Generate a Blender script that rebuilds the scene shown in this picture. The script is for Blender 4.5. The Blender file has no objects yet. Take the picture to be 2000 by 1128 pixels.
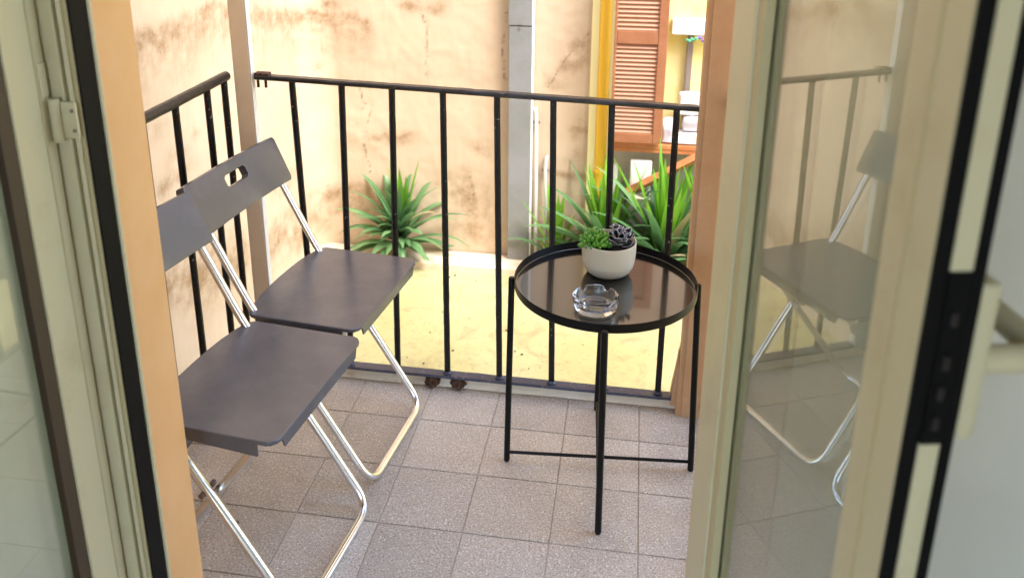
import bpy, bmesh, math, random
from mathutils import Vector, Matrix, noise
random.seed(7)
S = bpy.context.scene
C = S.collection
R = math.radians

# ------------------------------------------------------------------ camera
cd = bpy.data.cameras.new('camera'); cam = bpy.data.objects.new('camera', cd); C.objects.link(cam)
pit, yaw, rol = 0.3141936, 0.1583569, -0.0032607
fv = Vector((-math.sin(yaw)*math.cos(pit), math.cos(yaw)*math.cos(pit), -math.sin(pit)))
rv = Vector((math.cos(yaw), math.sin(yaw), 0)); dv = fv.cross(rv)
c_, s_ = math.cos(rol), math.sin(rol)
r2 = rv*c_ + dv*s_; d2 = -rv*s_ + dv*c_
m = Matrix((r2, -d2, -fv)).transposed().to_4x4(); m.translation = (0.33343, -1.59553, 1.47327)
cam.matrix_world = m
cd.sensor_width = 36; cd.lens = 36*1698.63/2000
cd.shift_x = (1000-970.864)/2000; cd.shift_y = (277.823-564)/2000
cd.clip_start = 0.02; cd.clip_end = 300
cd.dof.use_dof = True; cd.dof.focus_distance = 2.05; cd.dof.aperture_fstop = 4.6
S.camera = cam

# ------------------------------------------------------------------ light
W = bpy.data.worlds.new('World'); S.world = W; W.use_nodes = True
SUNV = Vector((0.44, -0.33, 0.84)).normalized()
nt = W.node_tree; bg = nt.nodes['Background']; sky = nt.nodes.new('ShaderNodeTexSky')
sky.sky_type = 'NISHITA'; sky.sun_disc = False
sky.sun_elevation = math.asin(SUNV.z); sky.sun_rotation = math.atan2(SUNV.x, SUNV.y)
nt.links.new(sky.outputs[0], bg.inputs[0]); bg.inputs[1].default_value = 0.15
sl = bpy.data.lights.new('sun', 'SUN'); so = bpy.data.objects.new('sun', sl); C.objects.link(so)
sl.energy = 1.0; sl.angle = R(22); sl.color = (1, .95, .87)
so.rotation_euler = SUNV.to_track_quat('Z', 'Y').to_euler()
S.view_settings.view_transform = 'Standard'; S.view_settings.look = 'None'
S.view_settings.exposure = 2.85; S.view_settings.gamma = 1

# ------------------------------------------------------------------ materials
def mat(name, col, rough=.5, metal=0, spec=.5, coat=0, bump=None, var=None, trans=0, ior=1.45):
    """bump=(scale,strength,dist)  var=(scale, colour2, lo, hi)"""
    M = bpy.data.materials.new(name); M.use_nodes = True; t = M.node_tree; b = t.nodes['Principled BSDF']
    b.inputs['Base Color'].default_value = (*col, 1); b.inputs['Roughness'].default_value = rough
    b.inputs['Metallic'].default_value = metal; b.inputs['Specular IOR Level'].default_value = spec
    b.inputs['Coat Weight'].default_value = coat; b.inputs['IOR'].default_value = ior
    b.inputs['Transmission Weight'].default_value = trans
    co = t.nodes.new('ShaderNodeTexCoord')
    if var:
        n = t.nodes.new('ShaderNodeTexNoise'); n.inputs['Scale'].default_value = var[0]; n.inputs['Detail'].default_value = 8
        n.inputs['Roughness'].default_value = .65
        t.links.new(co.outputs['Object'], n.inputs['Vector'])
        mr = t.nodes.new('ShaderNodeMapRange'); mr.inputs[1].default_value = var[2]; mr.inputs[2].default_value = var[3]
        t.links.new(n.outputs[0], mr.inputs[0])
        mx = t.nodes.new('ShaderNodeMix'); mx.data_type = 'RGBA'
        mx.inputs[6].default_value = (*col, 1); mx.inputs[7].default_value = (*var[1], 1)
        t.links.new(mr.outputs[0], mx.inputs[0]); t.links.new(mx.outputs[2], b.inputs['Base Color'])
    if bump:
        n = t.nodes.new('ShaderNodeTexNoise'); n.inputs['Scale'].default_value = bump[0]; n.inputs['Detail'].default_value = 6
        t.links.new(co.outputs['Object'], n.inputs['Vector'])
        bp = t.nodes.new('ShaderNodeBump'); bp.inputs['Strength'].default_value = bump[1]; bp.inputs['Distance'].default_value = bump[2]
        t.links.new(n.outputs[0], bp.inputs['Height']); t.links.new(bp.outputs[0], b.inputs['Normal'])
    return M

def plaster(name, base, light, stain, dark):
    M = bpy.data.materials.new(name); M.use_nodes = True; t = M.node_tree; N = t.nodes; L = t.links; b = N['Principled BSDF']
    b.inputs['Roughness'].default_value = .9; b.inputs['Specular IOR Level'].default_value = .2
    co = N.new('ShaderNodeTexCoord')
    def noi(sc, det=6, vec=None, ro=.6):
        n = N.new('ShaderNodeTexNoise'); n.inputs['Scale'].default_value = sc; n.inputs['Detail'].default_value = det
        n.inputs['Roughness'].default_value = ro
        L.new(vec or co.outputs['Object'], n.inputs['Vector']); return n.outputs[0]
    def rng(x, a, b_, c=0, d=1):
        r = N.new('ShaderNodeMapRange'); L.new(x, r.inputs[0])
        for i, v in enumerate((a, b_, c, d)): r.inputs[i+1].default_value = v
        return r.outputs[0]
    def mixc(f, a, b_):
        mx = N.new('ShaderNodeMix'); mx.data_type = 'RGBA'; L.new(f, mx.inputs[0])
        for k, v in ((6, a), (7, b_)):
            if isinstance(v, tuple): mx.inputs[k].default_value = (*v, 1)
            else: L.new(v, mx.inputs[k])
        return mx.outputs[2]
    def mth(op, a, b_):
        n = N.new('ShaderNodeMath'); n.operation = op
        for k, v in ((0, a), (1, b_)):
            if isinstance(v, (int, float)): n.inputs[k].default_value = v
            else: L.new(v, n.inputs[k])
        n.use_clamp = True; return n.outputs[0]
    at = N.new('ShaderNodeAttribute'); at.attribute_name = 'stain'
    cr = N.new('ShaderNodeAttribute'); cr.attribute_name = 'crack'
    c1 = mixc(rng(noi(1.7, 4), .35, .65), base, light)
    # vertical trowel streaks
    mp = N.new('ShaderNodeMapping'); mp.inputs['Scale'].default_value = (60, 60, 2.5); L.new(co.outputs['Object'], mp.inputs[0])
    c1 = mixc(mth('MULTIPLY', rng(noi(1, 3, mp.outputs[0]), .5, .75), .12), c1, stain)
    fine = rng(noi(46, 9, ro=.8), .36, .60)
    f = mth('MULTIPLY', at.outputs['Fac'], mth('ADD', fine, .45))
    c2 = mixc(f, c1, stain)
    sp = rng(noi(120, 4, ro=.8), .52, .68)
    c3 = mixc(mth('MULTIPLY', mth('MULTIPLY', sp, at.outputs['Fac']), .75), c2, dark)
    c4 = mixc(mth('MULTIPLY', cr.outputs['Fac'], .85), c3, dark)
    L.new(c4, b.inputs['Base Color'])
    bp = N.new('ShaderNodeBump'); bp.inputs['Strength'].default_value = .22; bp.inputs['Distance'].default_value = .003
    L.new(noi(30, 8, ro=.7), bp.inputs['Height'])
    b2 = N.new('ShaderNodeBump'); b2.inputs['Strength'].default_value = .12; b2.inputs['Distance'].default_value = .02
    L.new(noi(3.5, 4), b2.inputs['Height']); L.new(bp.outputs[0], b2.inputs['Normal']); L.new(b2.outputs[0], b.inputs['Normal'])
    return M

M = {}
M['plaster'] = plaster('cream_plaster', (.535, .41, .285), (.59, .46, .33), (.32, .205, .11), (.11, .07, .04))
M['facade'] = mat('facade_plaster', (.62, .45, .29), .9, bump=(40, .3, .004), var=(3, (.68, .52, .36), .4, .6))
M['room'] = mat('room_paint', (.68, .63, .50), .7, bump=(60, .1, .002), var=(2.2, (.60, .56, .46), .4, .65))
M['roomfloor'] = mat('room_floor', (.35, .26, .18), .5, var=(6, (.42, .32, .22), .4, .6))
M['jamb'] = mat('jamb_paint', (.70, .38, .15), .45, bump=(18, .25, .003), var=(5, (.76, .44, .20), .35, .65))
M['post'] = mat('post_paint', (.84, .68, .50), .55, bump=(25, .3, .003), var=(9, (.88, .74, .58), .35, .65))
def brushed(mm, sc=(90, 90, 3), st=.35):
    t = M[mm].node_tree; N = t.nodes; L = t.links; co = N.new('ShaderNodeTexCoord'); mp = N.new('ShaderNodeMapping'); mp.inputs['Scale'].default_value = sc
    n = N.new('ShaderNodeTexNoise'); n.inputs['Scale'].default_value = 1; n.inputs['Detail'].default_value = 5
    b2 = N.new('ShaderNodeBump'); b2.inputs['Strength'].default_value = st; b2.inputs['Distance'].default_value = .002
    L.new(co.outputs['Object'], mp.inputs[0]); L.new(mp.outputs[0], n.inputs['Vector']); L.new(n.outputs[0], b2.inputs['Height'])
    pb = N['Principled BSDF']; old = pb.inputs['Normal'].links
    if old: L.new(old[0].from_socket, b2.inputs['Normal'])
    L.new(b2.outputs[0], pb.inputs['Normal'])
brushed('jamb'); brushed('post')
M['post2'] = mat('brown_post_paint', (.50, .285, .145), .55, bump=(25, .3, .003), var=(9, (.56, .35, .20), .35, .65))
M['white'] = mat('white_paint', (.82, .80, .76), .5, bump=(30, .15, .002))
M['pvc'] = mat('cream_profile', (.56, .51, .325), .32, bump=(8, .06, .004), var=(11, (.46, .40, .235), .52, .78))
M['pvc_dark'] = mat('cream_profile_groove', (.47, .40, .22), .4)
M['rubber'] = mat('black_rubber', (.003, .003, .003), .6, spec=.15)
M['glass'] = mat('window_glass', (.88, .94, .84), 0, trans=1, ior=1.5)
M['brown_seal'] = mat('brown_seal', (.05, .032, .016), .5)
M['steel'] = mat('galvanised_tube', (.86, .86, .86), .2, metal=1, bump=(90, .05, .001))
M['chair'] = mat('dark_grey_lacquer', (.074, .077, .094), .25, spec=.9, bump=(400, .05, .0005), var=(7, (.105, .105, .118), .45, .68))
M['black'] = mat('black_powder_coat', (.004, .004, .004), .4, spec=.25, bump=(300, .04, .0005))
M['tray'] = mat('black_tray_lacquer', (.003, .0028, .0026), .15, spec=1.0, coat=.8)
M['iron'] = mat('black_iron_paint', (.005, .005, .006), .35, spec=.4, bump=(55, .5, .003), var=(80, (.30, .27, .25), .64, .70))
M['iron_top'] = mat('worn_iron_paint', (.012, .011, .012), .32, spec=.6, bump=(45, .5, .003), var=(34, (.20, .12, .09), .60, .70))
M['iron_bot'] = mat('dusty_iron_paint', (.05, .055, .085), .3, spec=.6, bump=(45, .4, .003), var=(90, (.35, .33, .33), .60, .72))
M['rust'] = mat('rust', (.045, .022, .012), .8, bump=(60, 1, .006), var=(40, (.16, .07, .03), .45, .6))
M['kerb'] = mat('kerb_cement', (.80, .70, .56), .8, bump=(60, .5, .004), var=(14, (.40, .27, .15), .58, .80))
M['grout'] = mat('grout', (.46, .40, .34), .95, bump=(120, .3, .002))
M['slab'] = mat('slab_cement', (.50, .42, .32), .9, bump=(30, .4, .005))
M['ledge'] = mat('pale_cement', (.72, .60, .46), .9, bump=(30, .4, .006), var=(7, (.60, .46, .32), .45, .65))
M['pilaster'] = mat('grey_sheet_metal', (.25, .25, .26), .5, metal=.0, bump=(14, .1, .004), var=(3, (.20, .205, .19), .4, .6))
M['pipe_white'] = mat('pale_pipe', (.62, .60, .56), .5)
M['ywall'] = mat('yellow_plaster', (.82, .66, .20), .9, bump=(40, .3, .004), var=(4, (.86, .74, .34), .4, .6))
M['ytrim'] = mat('pale_yellow_trim', (.85, .76, .38), .8, bump=(40, .2, .003))
M['ypipe'] = mat('yellow_pipe', (.85, .50, .035), .45)
M['shutter'] = mat('brown_shutter', (.30, .115, .05), .5, var=(12, (.35, .145, .07), .4, .6))
M['slat'] = mat('shutter_slat', (.44, .225, .13), .5)
M['orange'] = mat('orange_wood', (.46, .15, .05), .55, var=(12, (.52, .20, .08), .4, .6))
M['dim'] = mat('grey_recess', (.42, .37, .30), .9, var=(6, (.50, .44, .37), .4, .6))
M['cloth'] = mat('white_cloth', (.82, .80, .78), .85, bump=(20, .5, .01))
M['mauve'] = mat('mauve_cloth', (.60, .54, .60), .85)
M['darkbar'] = mat('brown_grey_bar', (.22, .17, .14), .6)
M['pot'] = mat('beige_ceramic', (.56, .50, .385), .42, bump=(200, .03, .0005))
M['soil'] = mat('dark_soil', (.02, .014, .01), .95, bump=(120, 1, .005))
M['ashglass'] = mat('clear_glass', (.97, .98, 1), .0, trans=1, ior=1.5)
M['bark'] = mat('dry_twig', (.10, .07, .05), .9)
M['bud'] = mat('dried_bud', (.09, .04, .02), .9)
M['earth'] = mat('garden_earth', (.12, .085, .05), .95, bump=(50, 1, .02), var=(25, (.28, .22, .14), .45, .6))

def dusty_glass(name, col, lo, hi):
    m_ = bpy.data.materials.new(name); m_.use_nodes = True; t = m_.node_tree; N = t.nodes; L = t.links; b = N['Principled BSDF']
    b.inputs['Base Color'].default_value = (*col, 1); b.inputs['Roughness'].default_value = 0; b.inputs['Transmission Weight'].default_value = 1; b.inputs['IOR'].default_value = 1.68
    co = N.new('ShaderNodeTexCoord'); n = N.new('ShaderNodeTexNoise'); n.inputs['Scale'].default_value = 5; n.inputs['Detail'].default_value = 6
    mp = N.new('ShaderNodeMapping'); mp.inputs['Scale'].default_value = (3, 3, .5); L.new(co.outputs['Object'], mp.inputs[0]); L.new(mp.outputs[0], n.inputs['Vector'])
    mr = N.new('ShaderNodeMapRange'); mr.inputs[1].default_value = .3; mr.inputs[2].default_value = .7; mr.inputs[3].default_value = lo; mr.inputs[4].default_value = hi; L.new(n.outputs[0], mr.inputs[0])
    d = N.new('ShaderNodeBsdfAnisotropic'); d.inputs['Color'].default_value = (.95, .97, .86, 1); d.inputs['Roughness'].default_value = .42; ms = N.new('ShaderNodeMixShader')
    L.new(mr.outputs[0], ms.inputs[0]); L.new(b.outputs[0], ms.inputs[1]); L.new(d.outputs[0], ms.inputs[2]); L.new(ms.outputs[0], N['Material Output'].inputs[0])
    return m_
M['glass'] = dusty_glass('dusty_window_glass', (.90, .95, .86), .10, .19)

def leafmat(name, a, b_, rough=.4, tr=.35):
    m_ = bpy.data.materials.new(name); m_.use_nodes = True; t = m_.node_tree; N = t.nodes; L = t.links; b = N['Principled BSDF']
    b.inputs['Roughness'].default_value = rough
    oi = N.new('ShaderNodeObjectInfo'); co = N.new('ShaderNodeTexCoord')
    n = N.new('ShaderNodeTexNoise'); n.inputs['Scale'].default_value = 9; L.new(co.outputs['Object'], n.inputs['Vector'])
    ad = N.new('ShaderNodeMath'); ad.operation = 'ADD'; L.new(oi.outputs['Random'], ad.inputs[0]); L.new(n.outputs[0], ad.inputs[1])
    mr = N.new('ShaderNodeMapRange'); mr.inputs[1].default_value = .4; mr.inputs[2].default_value = 1.6; L.new(ad.outputs[0], mr.inputs[0])
    mx = N.new('ShaderNodeMix'); mx.data_type = 'RGBA'; mx.inputs[6].default_value = (*a, 1); mx.inputs[7].default_value = (*b_, 1)
    L.new(mr.outputs[0], mx.inputs[0]); L.new(mx.outputs[2], b.inputs['Base Color'])
    if tr:
        ts = N.new('ShaderNodeBsdfTranslucent'); L.new(mx.outputs[2], ts.inputs[0])
        ms = N.new('ShaderNodeMixShader'); ms.inputs[0].default_value = tr
        L.new(b.outputs[0], ms.inputs[1]); L.new(ts.outputs[0], ms.inputs[2]); L.new(ms.outputs[0], N['Material Output'].inputs[0])
    return m_
M['leaf'] = leafmat('strap_leaf', (.07, .18, .07), (.19, .34, .14), rough=.33)
M['leaf_young'] = leafmat('young_leaf', (.14, .36, .03), (.26, .52, .05), tr=.45)
M['leaf_dry'] = leafmat('dry_leaf', (.36, .27, .13), (.50, .42, .25))
M['succ'] = leafmat('green_succulent', (.05, .20, .02), (.20, .42, .04), .35, .1)
M['succ_g'] = leafmat('grey_succulent', (.045, .06, .05), (.085, .10, .08), .5, 0)
M['succ_edge'] = leafmat('pale_leaf_edge', (.50, .46, .50), (.62, .56, .60), .6, 0)

def tile_mat():
    m_ = bpy.data.materials.new('floor_tile'); m_.use_nodes = True; t = m_.node_tree; N = t.nodes; L = t.links; b = N['Principled BSDF']
    b.inputs['Roughness'].default_value = .42; b.inputs['Specular IOR Level'].default_value = .55
    ge = N.new('ShaderNodeNewGeometry')
    def noi(sc, det, ro):
        n = N.new('ShaderNodeTexNoise'); n.inputs['Scale'].default_value = sc; n.inputs['Detail'].default_value = det
        n.inputs['Roughness'].default_value = ro; L.new(ge.outputs['Position'], n.inputs['Vector']); return n.outputs[0]
    def rng(x, a, b_, c=0, d=1):
        r = N.new('ShaderNodeMapRange'); L.new(x, r.inputs[0])
        for i, v in enumerate((a, b_, c, d)): r.inputs[i+1].default_value = v
        return r.outputs[0]
    def mix(f, a, b_):
        mx = N.new('ShaderNodeMix'); mx.data_type = 'RGBA'; L.new(f, mx.inputs[0])
        for k, v in ((6, a), (7, b_)):
            if isinstance(v, tuple): mx.inputs[k].default_value = (*v, 1)
            else: L.new(v, mx.inputs[k])
        return mx.outputs[2]
    c = mix(rng(noi(9, 5, .6), .35, .65), (.48, .42, .355), (.58, .515, .44))
    c = mix(rng(noi(5, 7, .75), .50, .72, 0, .55), c, (.33, .275, .235)); c = mix(rng(noi(230, 3, .7), .52, .60), c, (.30, .25, .205))
    c = mix(rng(noi(190, 3, .8), .56, .63), c, (.84, .81, .80))
    oi = N.new('ShaderNodeObjectInfo'); hs = N.new('ShaderNodeHueSaturation'); L.new(c, hs.inputs['Color'])
    L.new(rng(oi.outputs['Random'], 0, 1, .88, 1.10), hs.inputs['Value'])
    L.new(hs.outputs[0], b.inputs['Base Color'])
    bp = N.new('ShaderNodeBump'); bp.inputs['Strength'].default_value = .45; bp.inputs['Distance'].default_value = .0015
    L.new(noi(240, 5, .7), bp.inputs['Height'])
    b2 = N.new('ShaderNodeBump'); b2.inputs['Strength'].default_value = .4; b2.inputs['Distance'].default_value = .004
    L.new(noi(28, 5, .7), b2.inputs['Height']); L.new(bp.outputs[0], b2.inputs['Normal']); L.new(b2.outputs[0], b.inputs['Normal'])
    return m_
M['tile'] = tile_mat()

def ground_mat():
    m_ = bpy.data.materials.new('yellow_screed'); m_.use_nodes = True; t = m_.node_tree; N = t.nodes; L = t.links; b = N['Principled BSDF']
    b.inputs['Roughness'].default_value = .9; b.inputs['Specular IOR Level'].default_value = .2
    co = N.new('ShaderNodeTexCoord')
    def noi(sc, det, ro, dist=0):
        n = N.new('ShaderNodeTexNoise'); n.inputs['Scale'].default_value = sc; n.inputs['Detail'].default_value = det
        n.inputs['Roughness'].default_value = ro; n.inputs['Distortion'].default_value = dist
        L.new(co.outputs['Object'], n.inputs['Vector']); return n.outputs[0]
    def rng(x, a, b_, c=0, d=1):
        r = N.new('ShaderNodeMapRange'); L.new(x, r.inputs[0])
        for i, v in enumerate((a, b_, c, d)): r.inputs[i+1].default_value = v
        return r.outputs[0]
    def mix(f, a, b_):
        mx = N.new('ShaderNodeMix'); mx.data_type = 'RGBA'; L.new(f, mx.inputs[0])
        for k, v in ((6, a), (7, b_)):
            if isinstance(v, tuple): mx.inputs[k].default_value = (*v, 1)
            else: L.new(v, mx.inputs[k])
        return mx.outputs[2]
    c = mix(rng(noi(1.6, 5, .6), .38, .62), (.375, .335, .15), (.44, .395, .205))
    c = mix(rng(noi(5, 8, .7, 1.5), .52, .70, 0, .75), c, (.27, .19, .10))
    c = mix(rng(noi(45, 6, .8), .55, .66, 0, .7), c, (.24, .19, .12))
    L.new(c, b.inputs['Base Color'])
    bp = N.new('ShaderNodeBump'); bp.inputs['Strength'].default_value = .4; bp.inputs['Distance'].default_value = .006
    L.new(noi(35, 8, .7), bp.inputs['Height']); L.new(bp.outputs[0], b.inputs['Normal'])
    return m_
M['ground'] = ground_mat()

brushed('post2')
# ------------------------------------------------------------------ mesh helpers
def B(): return bmesh.new()
def box(bm, a, b, bev=0, seg=2):
    v = [bm.verts.new((x, y, z)) for x in (a[0], b[0]) for y in (a[1], b[1]) for z in (a[2], b[2])]
    fs = [bm.faces.new([v[i] for i in q]) for q in ((0, 1, 3, 2), (4, 6, 7, 5), (0, 4, 5, 1), (2, 3, 7, 6), (0, 2, 6, 4), (1, 5, 7, 3))]
    if bev:
        es = list({e for f in fs for e in f.edges})
        bmesh.ops.bevel(bm, geom=es, offset=bev, segments=seg, profile=.5, affect='EDGES')
    return bm
def prism(bm, pts, z0, z1, bev=0, mat4=None):
    lo = [bm.verts.new((x, y, z0)) for x, y in pts]; hi = [bm.verts.new((x, y, z1)) for x, y in pts]
    n = len(pts); bm.faces.new(lo[::-1]); top = bm.faces.new(hi)
    for i in range(n): bm.faces.new((lo[i], lo[(i+1) % n], hi[(i+1) % n], hi[i]))
    if mat4: bmesh.ops.transform(bm, matrix=mat4, verts=lo+hi)
    if bev: bmesh.ops.bevel(bm, geom=list(top.edges), offset=bev, segments=3, profile=.5, affect='EDGES')
    return bm
def fillet(pts, r, n=6):
    P = [Vector(p) for p in pts]; out = [P[0]]
    for i in range(1, len(P)-1):
        a, b, c = P[i-1], P[i], P[i+1]; ri = r[i] if isinstance(r, (list, tuple)) else r
        if not ri: out.append(b); continue
        d1 = (a-b); d2 = (c-b); k = min(ri, d1.length*.45, d2.length*.45)
        p = b+d1.normalized()*k; q = b+d2.normalized()*k
        for j in range(n+1):
            t = j/n; out.append(p*(1-t)**2 + b*2*t*(1-t) + q*t*t)
    out.append(P[-1]); return out
def tube(bm, pts, r, seg=12, cap=True, flat=None):
    P = [Vector(p) for p in pts]; rings = []; up = None
    for i, p in enumerate(P):
        d = ((P[min(i+1, len(P)-1)]-p).normalized() + (p-P[max(i-1, 0)]).normalized()).normalized()
        if up is None:
            up = Vector((0, 0, 1)) if abs(d.z) < .9 else Vector((1, 0, 0))
        x = (up - d*up.dot(d)).normalized(); y = d.cross(x); up = x
        rr = r[i] if isinstance(r, (list, tuple)) else r
        rings.append([bm.verts.new(p + x*math.cos(2*math.pi*k/seg)*rr + y*math.sin(2*math.pi*k/seg)*rr) for k in range(seg)])
    for a, b in zip(rings, rings[1:]):
        for k in range(seg): bm.faces.new((a[k], a[(k+1) % seg], b[(k+1) % seg], b[k]))
    if cap: bm.faces.new(rings[0][::-1]); bm.faces.new(rings[-1])
    return bm
def lathe(bm, prof, seg=48, cx=0, cy=0, wave=None):
    rings = []
    for (r, z) in prof:
        if r < 1e-6: rings.append([bm.verts.new((cx, cy, z))])
        else: rings.append([bm.verts.new((cx+r*math.cos(2*math.pi*k/seg), cy+r*math.sin(2*math.pi*k/seg), z)) for k in range(seg)])
    for a, b in zip(rings, rings[1:]):
        if len(a) == 1 and len(b) == 1: continue
        for k in range(seg):
            k2 = (k+1) % seg
            if len(a) == 1: bm.faces.new((a[0], b[k2], b[k]))
            elif len(b) == 1: bm.faces.new((a[k], a[k2], b[0]))
            else: bm.faces.new((a[k], a[k2], b[k2], b[k]))
    return bm
def obj(name, bm, m_, parent=None, loc=(0, 0, 0), world=True, ang=35, recalc=True, wn=True):
    """vertices are in world space unless world=False; the origin goes to loc (parent's origin if it has one)"""
    if recalc: bmesh.ops.recalc_face_normals(bm, faces=bm.faces)
    off = Vector(loc)
    if parent is not None and world:
        p = parent; off = Vector((0, 0, 0))
        while p is not None: off += p.location; p = p.parent
    if world: bmesh.ops.translate(bm, verts=bm.verts, vec=-off)
    me = bpy.data.meshes.new(name); bm.to_mesh(me); bm.free()
    me.materials.append(M[m_]); me.shade_smooth(); me.set_sharp_from_angle(angle=R(ang))
    o = bpy.data.objects.new(name, me); C.objects.link(o)
    if wn: wm = o.modifiers.new('weighted', 'WEIGHTED_NORMAL'); wm.keep_sharp = True; wm.weight = 100
    if parent is not None: o.parent = parent
    else: o.location = loc if world else (0, 0, 0)
    return o
def tag(o, label=None, cat=None, group=None, kind=None):
    if label: o['label'] = label
    if cat: o['category'] = cat
    if group: o['group'] = group
    if kind: o['kind'] = kind
    return o
def thing(name, loc, label, cat, group=None, rz=0):
    o = bpy.data.objects.new(name, None); C.objects.link(o); o.location = loc; o.rotation_euler = (0, 0, rz)
    o.empty_display_size = .05
    return tag(o, label, cat, group)

# ================================================================== SETTING
# ---- yard
bm = B(); G = 40
vs = [[bm.verts.new((-16+32*i/G, -.35+16*j/G, -.5 + .006*noise.noise(Vector((i*.7, j*.7, 0))))) for j in range(G+1)] for i in range(G+1)]
for i in range(G):
    for j in range(G): bm.faces.new((vs[i][j], vs[i+1][j], vs[i+1][j+1], vs[i][j+1]))
yard = tag(obj('yard_ground', bm, 'ground'), kind='structure')
bm = B(); box(bm, (-60, -60, -.62), (60, 60, -.52)); tag(obj('ground', bm, 'earth'), kind='structure')
bm = B(); box(bm, (-1.27, 2.29, -.52), (.14, 2.45, -.462), .012); tag(obj('pale_ledge', bm, 'ledge'), kind='structure')

# ---- balcony slab
bm = B(); box(bm, (-.84, -.60, -.5), (.64, .604, -.0026)); floor = tag(obj('balcony_floor', bm, 'grout', loc=(0, 0, 0)), kind='structure')
def tile_mesh(w, d):
    bm = B(); g = .0013
    box(bm, (-w/2+g, -d/2+g, -.011), (w/2-g, d/2-g, 0), .0012, 1)
    me = bpy.data.meshes.new('tile'); bm.to_mesh(me); bm.free(); me.materials.append(M['tile']); return me
tm = tile_mesh(.2, .2)
for i in range(-4, 3):
    for j in range(-3, 3):
        o = bpy.data.objects.new('tile', tm); C.objects.link(o); o.parent = floor
        o.location = (i*.2+.1, j*.2+.1, random.uniform(-.0006, .0006)); o.rotation_euler = (random.uniform(-.002, .002), random.uniform(-.002, .002), random.choice((0, 1, 2, 3))*math.pi/2)
# rounded cement lip
bm = B(); n = 60; prof = [(.562, -.002), (.566, .006), (.572, .015), (.582, .020), (.590, .021), (.600, .019), (.606, .008), (.606, -.03), (.58, -.03)]
rings = []
for i in range(n+1):
    x = -.8+1.42*i/n
    rings.append([bm.verts.new((x, y+.0025*noise.noise(Vector((x*14, y*20, 1))), z+(.003*noise.noise(Vector((x*18, y*30, 5))) if z > 0 else 0))) for y, z in prof])
for a, b in zip(rings, rings[1:]):
    for k in range(len(prof)): bm.faces.new((a[k], a[(k+1) % len(prof)], b[(k+1) % len(prof)], b[k]))
bm.faces.new(rings[0]); bm.faces.new(rings[-1][::-1])
tag(obj('balcony_kerb', bm, 'kerb', ang=60), kind='structure')

# ---- stained plaster walls
def fb(x, y, s, o=4):
    return noise.fractal(Vector((x*s, y*s, 3.7)), .6, 2.1, o)
def stain_wall(name, label, fn_pt, us, zs, blobs, bands, cracks, m_):
    bm = B(); st = []; ck = []
    vs = []
    for u in us:
        col = []
        for z in zs:
            p = fn_pt(u, z); v = bm.verts.new(p)
            wob = .035*fb(u, z, 5); a = 0
            for (cu, cz, ru, rz, k) in blobs:
                d = ((u-cu+wob)/ru)**2 + ((z-cz+wob*.7)/rz)**2
                if d < 6: a = max(a, 1.12*k*math.exp(-d*.75)*(.75+.8*fb(u+9, z, 14)))
            for (pts, up, dn, k) in bands:       # tide line with runs below it
                if pts[0][0] <= u <= pts[-1][0]:
                    for (u0, z0), (u1, z1) in zip(pts, pts[1:]):
                        if u0 <= u <= u1:
                            zl = z0+(z1-z0)*(u-u0)/(u1-u0); break
                    zl += .022*fb(u, 0, 16)
                    e = min(1, (u-pts[0][0])/.06, (pts[-1][0]-u)/.06); dd = zl-z
                    if dd < 0: t = math.exp(-(dd/up)**2)
                    else:
                        run = .35+.65*abs(noise.noise(Vector((u*70, z*1.5, 2))))*2
                        t = math.exp(-dd/(dn*.45))*.85 + .50*max(0, 1-dd/(dn*2.4))*run*(dd > .01)
                    a = max(a, k*e*t*(.75+.6*fb(u, z+4, 18)))
            c = 0
            for pts in cracks:
                for (u0, z0), (u1, z1) in zip(pts, pts[1:]):
                    du, dz = u1-u0, z1-z0; l2 = du*du+dz*dz
                    t = max(0, min(1, ((u-u0)*du+(z-z0)*dz)/l2))
                    ww = .012*fb(u, z, 22)
                    d = math.hypot(u-u0-t*du+ww, z-z0-t*dz+ww)
                    if d < .006: c = max(c, 1-d/.006)
            col.append(v); st.append(max(0, min(1, a))); ck.append(c)
        vs.append(col)
    for i in range(len(us)-1):
        for j in range(len(zs)-1): bm.faces.new((vs[i][j], vs[i+1][j], vs[i+1][j+1], vs[i][j+1]))
    me = bpy.data.meshes.new(name); bm.verts.index_update(); bm.to_mesh(me); bm.free()
    for nm, dat in (('stain', st), ('crack', ck)):
        at = me.attributes.new(nm, 'FLOAT', 'POINT'); at.data.foreach_set('value', dat)
    me.materials.append(M[m_]); me.shade_smooth()
    return me
def lin(a, b, st):
    n = max(1, int(round((b-a)/st))); return [a+(b-a)*i/n for i in range(n)]
WY = 2.455; WX = -1.28; CR = .16
zs = lin(-.62, 1.0, .009) + lin(1.0, 5.6, .2) + [5.6]
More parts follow.
